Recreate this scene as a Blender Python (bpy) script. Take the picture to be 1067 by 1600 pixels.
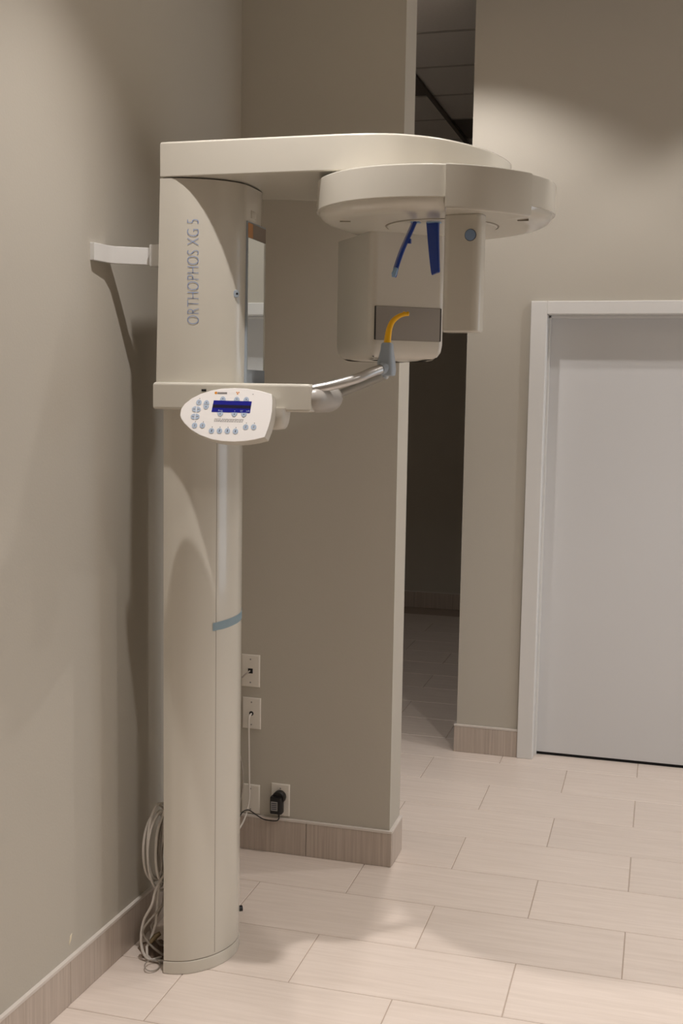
import bpy, bmesh, math, random
from mathutils import Vector, Matrix

# ------------------------------------------------------------------ reset
for o in list(bpy.data.objects):
    bpy.data.objects.remove(o, do_unlink=True)
scene = bpy.context.scene
COL = scene.collection
random.seed(7)

# ------------------------------------------------------------------ camera (solved from the floor tiles and wall edges)
CAM = (0.050, -5.431, 1.683)
YAW, PITCH, ROLL, FPX = -0.273, -0.104, 0.016, 1788.5
cd = bpy.data.cameras.new('camera'); cam = bpy.data.objects.new('camera', cd); COL.objects.link(cam)
fw = Vector((math.sin(YAW)*math.cos(PITCH), math.cos(YAW)*math.cos(PITCH), math.sin(PITCH)))
rt = fw.cross(Vector((0, 0, 1))).normalized(); up = rt.cross(fw)
r2 = rt*math.cos(ROLL) + up*math.sin(ROLL); u2 = -rt*math.sin(ROLL) + up*math.cos(ROLL)
M = Matrix((r2, u2, -fw)).transposed().to_4x4(); M.translation = Vector(CAM)
cam.matrix_world = M
cd.sensor_fit = 'VERTICAL'; cd.sensor_height = 36.0; cd.lens = FPX/1600*36.0
cd.clip_start = 0.05; cd.clip_end = 60
scene.camera = cam

# ------------------------------------------------------------------ world, lamps, exposure
w = bpy.data.worlds.new('world'); scene.world = w; w.use_nodes = True
w.node_tree.nodes['Background'].inputs[0].default_value = (0.75, 0.85, 1.0, 1)
w.node_tree.nodes['Background'].inputs[1].default_value = 0.5
vs = scene.view_settings
vs.view_transform = 'Standard'; vs.look = 'None'; vs.gamma = 1.0; vs.use_curve_mapping = False
vs.exposure = 0.66

CEIL = 3.50
WARM = (1.0, 0.945, 0.915)
LAMPS = [  # x, y, watt, cone degrees, cone softness
    (-0.87, -2.95, 140, 80, 0.85),
    (0.10, -2.05, 62, 100, 0.6),
    (-0.88, -0.85, 62, 118, 0.45),
    (0.95, -0.75, 60, 119, 0.3),  # depth follows the door-head shadow; also serves as fill
    (0.30, -4.90, 85, 108, 0.7),  # unseen lamp added near the camera as frontal fill
    (1.60, -3.40, 70, 124, 0.5),  # fill lamp added on the right to lift the ambient light
    (1.70, -1.90, 60, 124, 0.5),  # one more added fill lamp, out of view
]
for i, (lx, ly, wt, cone, soft) in enumerate(LAMPS):
    ld = bpy.data.lights.new('downlight_beam', 'SPOT'); ld.energy = wt; ld.color = WARM
    ld.spot_size = math.radians(cone); ld.spot_blend = soft; ld.shadow_soft_size = 0.03
    lo = bpy.data.objects.new('downlight_beam', ld); COL.objects.link(lo); lo.location = (lx, ly, CEIL-0.005)
# weak cool fill through the added, unseen window in the right wall
ad = bpy.data.lights.new('window_fill', 'AREA'); ad.shape = 'RECTANGLE'; ad.size = 1.9; ad.size_y = 1.2
ad.energy = 6; ad.color = (0.80, 0.90, 1.0)
ao = bpy.data.objects.new('window_fill', ad); COL.objects.link(ao)
ao.location = (2.74, -1.05, 1.35); ao.rotation_euler = (0, math.radians(90), 0)

# ------------------------------------------------------------------ helpers
def lin(c):
    return tuple(((v/255)/12.92 if v/255 <= 0.04045 else ((v/255+0.055)/1.055)**2.4) for v in c)

def new_mat(name):
    m = bpy.data.materials.new(name); m.use_nodes = True
    return m, m.node_tree.nodes, m.node_tree.links, m.node_tree.nodes['Principled BSDF']

def mat(name, rgb, rough=0.5, metal=0.0, coat=0.0, noise=0.03, scale=8.0, bump=0.0, bscale=200.0, emit=None, estr=0.0, ior=1.5):
    m, n, l, b = new_mat(name)
    c = lin(rgb)
    b.inputs['Roughness'].default_value = rough; b.inputs['Metallic'].default_value = metal
    b.inputs['Coat Weight'].default_value = coat; b.inputs['Coat Roughness'].default_value = 0.08
    b.inputs['IOR'].default_value = ior
    tc = n.new('ShaderNodeTexCoord')
    nz = n.new('ShaderNodeTexNoise'); nz.inputs['Scale'].default_value = scale; nz.inputs['Detail'].default_value = 3
    l.new(tc.outputs['Object'], nz.inputs['Vector'])
    mx = n.new('ShaderNodeMix'); mx.data_type = 'RGBA'
    mx.inputs[6].default_value = tuple(v*(1-noise) for v in c)+(1,); mx.inputs[7].default_value = tuple(min(1, v*(1+noise)) for v in c)+(1,)
    l.new(nz.outputs[0], mx.inputs[0]); l.new(mx.outputs[2], b.inputs['Base Color'])
    if bump:
        n2 = n.new('ShaderNodeTexNoise'); n2.inputs['Scale'].default_value = bscale; n2.inputs['Detail'].default_value = 2
        l.new(tc.outputs['Object'], n2.inputs['Vector'])
        bp = n.new('ShaderNodeBump'); bp.inputs['Strength'].default_value = bump; bp.inputs['Distance'].default_value = 0.002
        l.new(n2.outputs[0], bp.inputs['Height']); l.new(bp.outputs[0], b.inputs['Normal'])
    if emit:
        b.inputs['Emission Color'].default_value = lin(emit)+(1,); b.inputs['Emission Strength'].default_value = estr
    return m

def streak_mat(name, ca, cb, scl, rough, rnd=0.08, coat=0.0):
    """fine linen streaks; scl = noise scale per local axis, tone shifts from piece to piece"""
    m, n, l, b = new_mat(name)
    b.inputs['Roughness'].default_value = rough; b.inputs['Coat Weight'].default_value = coat
    tc = n.new('ShaderNodeTexCoord'); mp = n.new('ShaderNodeMapping'); mp.inputs['Scale'].default_value = scl
    oi = n.new('ShaderNodeObjectInfo'); mu = n.new('ShaderNodeMath'); mu.operation = 'MULTIPLY'; mu.inputs[1].default_value = 40
    l.new(oi.outputs['Random'], mu.inputs[0]); l.new(tc.outputs['Object'], mp.inputs['Vector'])
    nz = n.new('ShaderNodeTexNoise'); nz.noise_dimensions = '4D'; nz.inputs['Scale'].default_value = 1.0
    nz.inputs['Detail'].default_value = 4; nz.inputs['Roughness'].default_value = 0.6
    l.new(mp.outputs[0], nz.inputs['Vector']); l.new(mu.outputs[0], nz.inputs['W'])
    cr = n.new('ShaderNodeValToRGB')
    cr.color_ramp.elements[0].position = 0.30; cr.color_ramp.elements[0].color = lin(ca)+(1,)
    cr.color_ramp.elements[1].position = 0.70; cr.color_ramp.elements[1].color = lin(cb)+(1,)
    l.new(nz.outputs[0], cr.inputs[0])
    hs = n.new('ShaderNodeHueSaturation'); mr = n.new('ShaderNodeMapRange')
    mr.inputs[3].default_value = 1-rnd; mr.inputs[4].default_value = 1+rnd
    l.new(oi.outputs['Random'], mr.inputs[0]); l.new(mr.outputs[0], hs.inputs['Value']); l.new(cr.outputs[0], hs.inputs['Color'])
    l.new(hs.outputs[0], b.inputs['Base Color'])
    bp = n.new('ShaderNodeBump'); bp.inputs['Strength'].default_value = 0.12; bp.inputs['Distance'].default_value = 0.001
    l.new(nz.outputs[0], bp.inputs['Height']); l.new(bp.outputs[0], b.inputs['Normal'])
    return m

def link(name, bm, m, parent=None, smooth=None):
    me = bpy.data.meshes.new(name)
    bmesh.ops.recalc_face_normals(bm, faces=bm.faces)
    bm.to_mesh(me); bm.free()
    if m: me.materials.append(m)
    if smooth:
        for p in me.polygons: p.use_smooth = True
        me.set_sharp_from_angle(angle=math.radians(smooth))
    o = bpy.data.objects.new(name, me); COL.objects.link(o)
    if smooth:
        wn = o.modifiers.new('weighted_normal', 'WEIGHTED_NORMAL'); wn.keep_sharp = True; wn.weight = 100
    if parent: o.parent = parent
    return o

def tag(o, label, cat=None, group=None, kind=None):
    o['label'] = label
    if cat: o['category'] = cat
    if group: o['group'] = group
    if kind: o['kind'] = kind
    return o

def thing(name, label, cat, loc=(0, 0, 0), group=None):
    o = bpy.data.objects.new(name, None); COL.objects.link(o); o.location = loc
    o.empty_display_size = 0.05
    tag(o, label, cat, group)
    return o

def box(bm, x0, x1, y0, y1, z0, z1):
    v = [bm.verts.new((x, y, z)) for x in (x0, x1) for y in (y0, y1) for z in (z0, z1)]
    for f in ((0, 1, 3, 2), (4, 6, 7, 5), (0, 4, 5, 1), (2, 3, 7, 6), (0, 2, 6, 4), (1, 5, 7, 3)):
        bm.faces.new([v[i] for i in f])

def bevel(bm, w, seg=2):
    bmesh.ops.bevel(bm, geom=list(bm.edges), offset=w, segments=seg, affect='EDGES', profile=0.5)

def bbox(x0, x1, y0, y1, z0, z1, bev=0.0, seg=2):
    bm = bmesh.new(); box(bm, x0, x1, y0, y1, z0, z1)
    if bev: bevel(bm, bev, seg)
    return bm

def loft(rings, bm=None, cap=True):
    bm = bm or bmesh.new()
    vr = [[bm.verts.new(p) for p in r] for r in rings]
    n = len(vr[0])
    for a, b in zip(vr[:-1], vr[1:]):
        for i in range(n):
            j = (i+1) % n
            bm.faces.new((a[i], a[j], b[j], b[i]))
    if cap:
        bm.faces.new(list(reversed(vr[0]))); bm.faces.new(vr[-1])
    return bm

def offset(prof, d):
    """offset a closed counter-clockwise 2-D outline outwards by d"""
    n = len(prof); out = []
    for i in range(n):
        a = Vector(prof[i-1]); b = Vector(prof[i]); c = Vector(prof[(i+1) % n])
        e1 = (b-a).normalized(); e2 = (c-b).normalized()
        n1 = Vector((e1.y, -e1.x)); n2 = Vector((e2.y, -e2.x)); m = (n1+n2)
        if m.length < 1e-6: m = n1
        m.normalize(); k = max(0.5, m.dot(n1))
        out.append(tuple(b + m*(d/k)))
    return out

def slab(prof, z0, z1, r=0.006, seg=3, rb=None):
    """outline extruded in z with rounded rims"""
    rb = r if rb is None else rb
    rings = []
    for k in range(seg+1):
        t = math.pi/2*k/seg
        rings.append([(x, y, z0+rb*(1-math.sin(t))) for x, y in offset(prof, -rb*(1-math.cos(t)))] if False else
                     [(x, y, z0+rb-rb*math.cos(t)) for x, y in offset(prof, -rb*(1-math.sin(t)))])
    for k in range(seg+1):
        t = math.pi/2*(1-k/seg)
        rings.append([(x, y, z1-r+r*math.cos(t)) for x, y in offset(prof, -r*(1-math.sin(t)))])
    return loft(rings)

def catmull(pts, n=8, closed=False):
    P = [Vector(p) for p in pts]; out = []; N = len(P)
    last = N if closed else N-1
    for i in range(last):
        p0 = P[(i-1) % N] if closed or i > 0 else P[0]*2-P[1]
        p1 = P[i]; p2 = P[(i+1) % N]
        p3 = P[(i+2) % N] if closed or i+2 < N else P[-1]*2-P[-2]
        for k in range(n):
            t = k/n
            out.append(0.5*((2*p1)+(p2-p0)*t+(2*p0-5*p1+4*p2-p3)*t*t+(3*p1-p0-3*p2+p3)*t**3))
    if not closed: out.append(P[-1])
    return out

def tube(pts, r, seg=8, bm=None, closed=False, rad=None):
    bm = bm or bmesh.new(); P = [Vector(p) for p in pts]; N = len(P)
    rings = []; prev = None
    for i in range(N):
        if closed: t = (P[(i+1) % N]-P[i-1]).normalized()
        else: t = (P[min(i+1, N-1)]-P[max(i-1, 0)]).normalized()
        if prev is None:
            a = Vector((0, 0, 1)) if abs(t.z) < 0.9 else Vector((1, 0, 0))
            prev = (a-t*a.dot(t)).normalized()
        else:
            prev = (prev-t*prev.dot(t)).normalized()
        bi = t.cross(prev); rr = rad[i] if rad else r
        rings.append([bm.verts.new(P[i]+(prev*math.cos(2*math.pi*k/seg)+bi*math.sin(2*math.pi*k/seg))*rr) for k in range(seg)])
    for i in range(N if closed else N-1):
        a, b = rings[i], rings[(i+1) % N]
        for k in range(seg):
            j = (k+1) % seg
            bm.faces.new((a[k], a[j], b[j], b[k]))
    if not closed:
        bm.faces.new(list(reversed(rings[0]))); bm.faces.new(rings[-1])
    return bm

def disc(cx, cy, r, n=20, sx=1.0):
    return [(cx+r*sx*math.cos(2*math.pi*k/n), cy+r*math.sin(2*math.pi*k/n)) for k in range(n)]

def frame_xf(bm, origin, U, V, N):
    """map local (u, v, n) of every vertex into the scene"""
    o = Vector(origin); U = Vector(U); V = Vector(V); N = Vector(N)
    for v in bm.verts:
        c = v.co.copy(); v.co = o+U*c.x+V*c.y+N*c.z
    return bm

def text_bm(s, size, off=0.0, align='LEFT', space=1.0):
    cu = bpy.data.curves.new('lettering', 'FONT'); cu.body = s; cu.size = size; cu.offset = off
    cu.align_x = align; cu.space_character = space; cu.resolution_u = 4
    ob = bpy.data.objects.new('lettering_source', cu); COL.objects.link(ob)
    dg = bpy.context.evaluated_depsgraph_get(); dg.update()
    me = bpy.data.meshes.new_from_object(ob.evaluated_get(dg))
    bm = bmesh.new(); bm.from_mesh(me)
    bpy.data.objects.remove(ob); bpy.data.curves.remove(cu); bpy.data.meshes.remove(me)
    return bm

# ------------------------------------------------------------------ materials
WALL = mat('wall_paint', (188, 182, 170), 0.75, noise=0.015, scale=3, bump=0.12, bscale=160)
TRIMW = mat('white_trim_paint', (226, 225, 222), 0.35, noise=0.01)
DOORM = mat('white_door_laminate', (216, 216, 216), 0.32, noise=0.012, scale=2)
BLACK = mat('black_plastic', (20, 19, 20), 0.4)
GAP = mat('dark_gap', (14, 13, 13), 0.9)
GROUT = mat('floor_grout', (176, 160, 146), 0.9, noise=0.06, scale=30)
TILE = streak_mat('linen_floor_tile', (213, 199, 187), (226, 213, 202), (4, 70, 4), 0.36, 0.02)
BASE = streak_mat('linen_base_tile', (174, 160, 148), (200, 187, 175), (130, 130, 3), 0.4, 0.04)
BASEEDGE = mat('pale_tile_edge', (214, 206, 198), 0.4, noise=0.02)
CTILE = mat('ceiling_tile_board', (236, 232, 226), 0.9, noise=0.05, scale=60, bump=0.3, bscale=300)
CBAR = mat('ceiling_tee_bar', (190, 186, 180), 0.5)
CDARK = mat('dark_ceiling_grille', (110, 104, 98), 0.8)
ENAMEL = mat('cream_enamel', (207, 202, 190), 0.25, coat=0.5, noise=0.008, scale=4)
ENAMEL2 = mat('cream_plastic', (210, 205, 194), 0.3, coat=0.2, noise=0.01)
GREYP = mat('light_grey_plastic', (196, 192, 186), 0.35, noise=0.015)
CAPG = mat('mid_grey_plastic', (178, 173, 166), 0.35)
BLUEGREY = mat('blue_grey_plastic', (158, 168, 178), 0.38, noise=0.02)
SEAM = mat('seam_shadow_gap', (136, 128, 116), 0.8)
LETTER = mat('pale_blue_ink', (134, 152, 190), 0.5)
MIRROR = mat('mirror_silver', (226, 232, 232), 0.015, metal=1.0, noise=0.0)
ALU = mat('brushed_aluminium', (200, 198, 195), 0.38, metal=1.0, noise=0.03, scale=40)
COLLIM = mat('satin_grey_window', (150, 144, 138), 0.12, coat=0.6, noise=0.02)
BLUE = mat('deep_blue_plastic', (16, 58, 150), 0.3, coat=0.2)
PALEB = mat('pale_blue_pad', (136, 166, 196), 0.45)
YELLOW = mat('yellow_bite_plastic', (246, 186, 16), 0.35)
FACE = mat('white_faceplate', (253, 250, 247), 0.45, noise=0.006)
SCREEN = mat('blue_display', (26, 28, 110), 0.2, emit=(30, 34, 130), estr=0.25)
SCRBAND = mat('dark_display_band', (34, 32, 60), 0.3)
BUTTON = mat('pale_blue_key', (186, 202, 222), 0.5)
INK = mat('dark_ink', (52, 54, 66), 0.6)
GREYINK = mat('grey_ink', (140, 136, 134), 0.6)
ORANGE = mat('orange_ink', (232, 150, 40), 0.5)
TAPE = mat('pale_blue_tape', (186, 208, 218), 0.55)
PLATE = mat('white_wall_plate', (226, 220, 210), 0.4)
CABLEW = mat('white_cable_jacket', (214, 208, 200), 0.5)
CABLEG = mat('grey_cable_jacket', (160, 152, 142), 0.5)
RUST = mat('brown_dust_rag', (112, 96, 82), 0.95, noise=0.2, scale=60)
BRASS = mat('brass', (128, 112, 84), 0.45, metal=0.6)
AMBER = mat('amber_strip', (196, 132, 62), 0.4)
TAUPE = mat('taupe_strip', (128, 112, 98), 0.4)

# ------------------------------------------------------------------ room shell
def lw_x(y):                       # face of the slightly skewed left wall
    return -1.412 + 0.0416*(y+1.58)
Y_A, Y_A2, X_A = -1.583, -1.422, -0.831      # wall behind the machine: face, rear face, free end
Y_D, X_D = -0.187, -0.835                    # wall with the door
FRONT, RIGHT, HALLY, HALLX = -6.6, 2.6, 3.35, -4.2

bm = bmesh.new()
for (a, b) in (((lw_x(FRONT), FRONT), (lw_x(Y_A2), Y_A2)),):
    vs_ = [bm.verts.new(p) for p in ((a[0]-0.12, a[1], 0), (a[0], a[1], 0), (b[0], b[1], 0), (b[0]-0.12, b[1], 0))]
    vt_ = [bm.verts.new((v.co.x, v.co.y, CEIL)) for v in vs_]
    bm.faces.new(vs_); bm.faces.new(vt_)
    for i in range(4): bm.faces.new((vs_[i], vs_[(i+1) % 4], vt_[(i+1) % 4], vt_[i]))
wall_left = tag(link('wall_left', bm, WALL), 'greige painted wall at the left of the machine', kind='structure')
tag(link('wall_back', bbox(lw_x(Y_A), X_A, Y_A, Y_A2, 0, CEIL), WALL), 'greige wall stub behind the machine ending in a free edge', kind='structure')
# wall with door opening
DX0, DX1, DZ = -0.476, 0.444, 2.046
bm = bmesh.new()
box(bm, X_D, DX0-0.02, Y_D, Y_D+0.13, 0, CEIL); box(bm, DX1+0.02, RIGHT, Y_D, Y_D+0.13, 0, CEIL)
box(bm, DX0-0.02, DX1+0.02, Y_D, Y_D+0.13, DZ+0.02, CEIL)
tag(link('wall_far', bm, WALL), 'greige wall holding the white door', kind='structure')
# right wall, its unseen window opening added for the fill light
bm = bmesh.new(); WY0, WY1, WZ0, WZ1 = -1.70, -0.40, 0.35, 2.35
box(bm, RIGHT, RIGHT+0.12, FRONT, WY0, 0, CEIL); box(bm, RIGHT, RIGHT+0.12, WY1, Y_D+0.13, 0, CEIL)
box(bm, RIGHT, RIGHT+0.12, WY0, WY1, 0, WZ0); box(bm, RIGHT, RIGHT+0.12, WY0, WY1, WZ1, CEIL)
tag(link('wall_right', bm, WALL), 'greige wall with an added window, right of the view', kind='structure')
bm = bmesh.new()
for a in ((WY0, WY0+0.05, WZ0, WZ1), (WY1-0.05, WY1, WZ0, WZ1), (WY0+0.05, WY1-0.05, WZ0, WZ0+0.05), (WY0+0.05, WY1-0.05, WZ1-0.05, WZ1)):
    box(bm, RIGHT+0.03, RIGHT+0.09, *a)
tag(link('fill_window_1', bm, TRIMW), 'unseen white framed window added in the right wall for fill light', kind='structure')
tag(link('wall_front', bbox(lw_x(FRONT)-0.12, RIGHT+0.12, FRONT-0.12, FRONT, 0, CEIL), WALL), 'greige wall behind the camera', kind='structure')
# dim room beyond the gap
tag(link('wall_hall_far', bbox(HALLX, 1.2, HALLY, HALLY+0.12, 0, CEIL), WALL), 'far wall of the unlit room beyond the gap', kind='structure')
tag(link('wall_hall_left', bbox(HALLX-0.12, HALLX, Y_A, HALLY+0.12, 0, CEIL), WALL), 'left wall of the unlit room beyond the gap', kind='structure')
tag(link('wall_hall_right', bbox(1.2, 1.32, Y_D+0.13, HALLY+0.12, 0, CEIL), WALL), 'right wall of the unlit room beyond the gap', kind='structure')
tag(link('wall_hall_near', bbox(HALLX, lw_x(Y_A2)-0.12, Y_A2-0.12, Y_A2, 0, CEIL), WALL), 'near wall of the unlit room beyond the gap', kind='structure')

# --- floor: grout bed and porcelain tiles, half-lap rows
TW, TL, GR, TH = 0.3075, 0.6125, 0.0032, 0.006
floor = tag(link('floor', bbox(HALLX-0.12, RIGHT+0.12, FRONT-0.12, HALLY+0.12, -0.06, -0.0016), GROUT), 'pale linen-look porcelain tile floor laid in half-lap rows', kind='structure')

def tile_bm(x0, x1, y0, y1, bm=None):
    bm = bm or bmesh.new(); e = 0.0014
    loft([[(x0, y0, -TH), (x1, y0, -TH), (x1, y1, -TH), (x0, y1, -TH)],
          [(x0, y0, -e), (x1, y0, -e), (x1, y1, -e), (x0, y1, -e)],
          [(x0+e, y0+e, 0), (x1-e, y0+e, 0), (x1-e, y1-e, 0), (x0+e, y1-e, 0)]], bm)
    return bm
full = bpy.data.meshes.new('tile')
b0 = tile_bm(-TL/2+GR/2, TL/2-GR/2, -TW/2+GR/2, TW/2-GR/2); bmesh.ops.recalc_face_normals(b0, faces=b0.faces)
b0.to_mesh(full); b0.free(); full.materials.append(TILE)
rest = bmesh.new(); ntile = 0
r0 = int(math.floor(-HALLY/TW))-1; r1 = int(math.ceil(-FRONT/TW))+1
for row in range(r0, r1):
    y1 = -row*TW+TW; y0 = -row*TW          # row `row` spans [y0, y1]
    ym = (y0+y1)/2
    shift = 0.0 if row % 2 else 0.5
    if y1 > HALLY+0.02 or y0 < FRONT-0.02: continue
    for k in range(-8, 6):
        x0 = (k+shift)*TL; x1 = x0+TL
        if ym > Y_A2: lo, hi = HALLX, (1.2 if ym > Y_D+0.1 else RIGHT)
        else: lo, hi = lw_x(ym)-0.01, RIGHT
        if x1 <= lo+0.03 or x0 >= hi-0.03: continue
        cx0, cx1 = max(x0, lo), min(x1, hi)
        xm = (cx0+cx1)/2
        seen = (ym > -3.5 and xm < 0.75 and xm > -1.7 and ym < -0.05) or (ym >= -0.05 and -2.4 < xm < -0.6)
        if seen and ntile < 290:
            if cx0 == x0 and cx1 == x1:
                o = bpy.data.objects.new('tile', full); COL.objects.link(o); o.location = (xm, ym, 0)
            else:
                wdt = cx1-cx0
                o = link('tile', tile_bm(-wdt/2+GR/2, wdt/2-GR/2, -TW/2+GR/2, TW/2-GR/2), TILE); o.location = (xm, ym, 0)
            o.parent = floor; ntile += 1
        else:
            tile_bm(cx0+GR/2, cx1-GR/2, y0+GR/2, y1-GR/2, rest)
rt_ = link('tile_remainder', rest, TILE, floor); rt_['kind'] = 'stuff'

# --- suspended ceiling
ceil = tag(link('ceiling', bbox(HALLX-0.12, RIGHT+0.12, FRONT-0.12, HALLY+0.12, CEIL+0.012, CEIL+0.08), CTILE), 'suspended ceiling of square boards in tee bars', kind='structure')
CG = 0.61; CX0, CY0 = -1.41, 0.46
cb = bmesh.new(); bevs = CG/2-0.012
box(cb, -bevs, bevs, -bevs, bevs, 0.0, 0.012); cme = bpy.data.meshes.new('board'); bmesh.ops.recalc_face_normals(cb, faces=cb.faces); cb.to_mesh(cme); cb.free(); cme.materials.append(CTILE)
cdk = cme.copy(); cdk.materials.clear(); cdk.materials.append(CDARK)
restc = bmesh.new()
for i in range(-5, 7):
    for j in range(-12, 6):
        x = CX0+(i+0.5)*CG; y = CY0+(j+0.5)*CG
        if x-CG/2 < HALLX-0.1 or x+CG/2 > RIGHT+0.1 or y+CG/2 > HALLY+0.1 or y-CG/2 < FRONT-0.1: continue
        if -2.7 < x < -0.5 and y > -0.8:
            dk = (i, j) in ((-1, 1), (0, 3))
            o = bpy.data.objects.new('ceiling_board', cdk if dk else cme); COL.objects.link(o); o.location = (x, y, CEIL); o.parent = ceil
        else:
            box(restc, x-bevs, x+bevs, y-bevs, y+bevs, CEIL, CEIL+0.012)
o = link('ceiling_board_remainder', restc, CTILE, ceil); o['kind'] = 'stuff'
tb = bmesh.new()
for i in range(-5, 8):
    x = CX0+i*CG
    if HALLX < x < RIGHT: box(tb, x-0.012, x+0.012, FRONT, HALLY, CEIL-0.004, CEIL+0.008)
for j in range(-12, 7):
    y = CY0+j*CG
    if FRONT < y < HALLY: box(tb, HALLX, RIGHT, y-0.012, y+0.012, CEIL-0.003, CEIL+0.007)
link('tee_bar_grid', tb, CBAR, ceil)
o = link('wall_angle', bbox(CX0-0.014, CX0+0.014, 0.4, HALLY, CEIL-0.022, CEIL-0.004, 0.003), CDARK, ceil)

# --- baseboards made of tile pieces with a pale edge on top
BH, BT = 0.124, 0.011
def base_run(name, label, a, b, cuts, nrm):
    """a, b: ends of the wall face line; cuts: joint distances; nrm: direction out of the wall"""
    a = Vector((*a, 0)); b = Vector((*b, 0)); d = (b-a); Ln = d.length; d.normalize(); nv = Vector((*nrm, 0)).normalized()
    top = bmesh.new()
    box(top, 0, Ln, 0, BT+0.001, BH, BH+0.008); frame_xf(top, a, d, nv, Vector((0, 0, 1)))
    root = tag(link(name, top, BASEEDGE), label, kind='structure')
    cs = [0]+[c for c in cuts if 0 < c < Ln]+[Ln]
    for c0, c1 in zip(cs[:-1], cs[1:]):
        pb = bmesh.new(); box(pb, 0.0009, c1-c0-0.0009, 0, BT, 0.0005, BH-0.0005)
        bevel(pb, 0.0008, 1)
        fr = a+d*c0
        o = link('base_tile', frame_xf(pb, (0, 0, 0), d, nv, (0, 0, 1)), BASE, root); o.location = fr
    return root
ya, yb = Y_A, FRONT
base_run('baseboard_left', 'taupe tile skirting with pale edge along the left wall', (lw_x(ya), ya), (lw_x(yb), yb), [0.556+0.0, 1.168, 1.78, 2.39, 3.0, 3.6, 4.2, 4.8], (1, -0.0416))
base_run('baseboard_back', 'taupe tile skirting with pale edge under the outlet plates', (lw_x(Y_A)+BT, Y_A), (X_A+BT, Y_A), [0.262], (0, -1))
base_run('baseboard_end', 'short taupe tile skirting on the free wall end', (X_A, Y_A), (X_A, Y_A2), [], (1, 0))
base_run('baseboard_far', 'taupe tile skirting between the dark gap and the door casing', (X_D-BT, Y_D), (-0.547, Y_D), [], (0, -1))
base_run('baseboard_far_right', 'taupe tile skirting right of the door', (0.517, Y_D), (RIGHT, Y_D), [0.6, 1.2], (0, -1))
base_run('baseboard_hall', 'dim taupe tile skirting on the far wall of the unlit room', (HALLX, HALLY), (1.2, HALLY), [0.6*i for i in range(1, 9)], (0, -1))
base_run('baseboard_return', 'taupe tile skirting on the wall end beside the dark gap', (X_D, Y_D), (X_D, Y_D+0.13), [], (-1, 0))
# paint chip on the left wall
chip = bmesh.new(); cp = Vector((lw_x(-2.735), -2.735, 0.178))
loft([[(0.0, y*0.012, z*0.016) for y, z in ((-0.5, -1), (0.6, -0.2), (1.0, 0.9), (0.1, 0.5))], [(0.0015, y*0.010, z*0.013) for y, z in ((-0.5, -1), (0.6, -0.2), (1.0, 0.9), (0.1, 0.5))]], chip)
o = link('paint_chip', chip, mat('pale_chip', (226, 216, 190), 0.8), wall_left); o.location = cp

# --- door
door = tag(link('door_1', bbox(DX0+0.004, DX1-0.004, -0.112, -0.07, 0.014, DZ-0.004, 0.001, 1), DOORM), 'flush white door in a white casing', kind='structure')
CW = 0.071
for nm, a in (('casing', (DX0-CW, DX0, Y_D-0.017, Y_D, 0.0, DZ+CW-0.014)), ('casing', (DX1, DX1+CW, Y_D-0.017, Y_D, 0.0, DZ+CW-0.014)),
              ('casing_head', (DX0, DX1, Y_D-0.017, Y_D, DZ, DZ+CW-0.014)),
              ('jamb', (DX0-0.018, DX0+0.0015, Y_D, Y_D+0.13, 0, DZ)), ('jamb', (DX1-0.0015, DX1+0.018, Y_D, Y_D+0.13, 0, DZ)),
              ('jamb_head', (DX0+0.002, DX1-0.002, Y_D, Y_D+0.13, DZ-0.0015, DZ+0.018))):
    link(nm, bbox(*a, 0.002, 1), TRIMW, door)
link('stop', bbox(DX0+0.0015, DX0+0.012, -0.128, -0.113, 0, DZ-0.012, 0.001, 1), TRIMW, door)
link('stop', bbox(DX1-0.012, DX1-0.0015, -0.128, -0.113, 0, DZ-0.012, 0.001, 1), TRIMW, door)
link('stop', bbox(DX0+0.012, DX1-0.012, -0.128, -0.113, DZ-0.014, DZ-0.002, 0.001, 1), TRIMW, door)
link('threshold_gap', bbox(DX0+0.004, DX1-0.004, -0.108, -0.072, 0.0005, 0.0135), GAP, door)
hb = bmesh.new()
loft([[(0.385+x, -0.112-d, 1.0+z) for x, z in disc(0, 0, r, 16)] for d, r in ((0, 0.026), (0.006, 0.026), (0.007, 0.010), (0.045, 0.010), (0.046, 0.024), (0.066, 0.026), (0.07, 0.018))], hb)
link('door_knob', hb, ALU, door, 40)

# --- recessed downlights
for i, (lx, ly, wt, cone, soft) in enumerate(LAMPS):
    t = thing('recessed_downlight', ['round recessed downlight above the front of the machine', 'round recessed downlight right of the machine, in front of the wall stub', 'round recessed downlight above the gap beside the door wall', 'round recessed fill downlight in front of the white door', 'unseen round fill downlight added above the camera', 'unseen round fill downlight added by the right wall, far from the window', 'unseen round fill downlight added nearest the window'][i], 'ceiling light', (lx, ly, CEIL), 'recessed downlights')
    rb_ = bmesh.new()
    pr = [(0.055, -0.0045), (0.078, -0.006), (0.085, -0.0045), (0.085, -0.0035), (0.055, -0.003)]
    rings = [[(r*math.cos(2*math.pi*k/28), r*math.sin(2*math.pi*k/28), z) for k in range(28)] for r, z in pr]
    loft(rings+[rings[0]], rb_, cap=False); link('trim_ring', rb_, TRIMW, t, 40)
    lb = bmesh.new(); loft([[(x, y, z) for x, y in disc(0, 0, r, 24)] for r, z in ((0.05, -0.0030), (0.052, -0.0022))], lb)
    link('lens', lb, mat('lamp_lens', (255, 236, 210), 0.4, emit=(255, 226, 190), estr=14), t)

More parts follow.
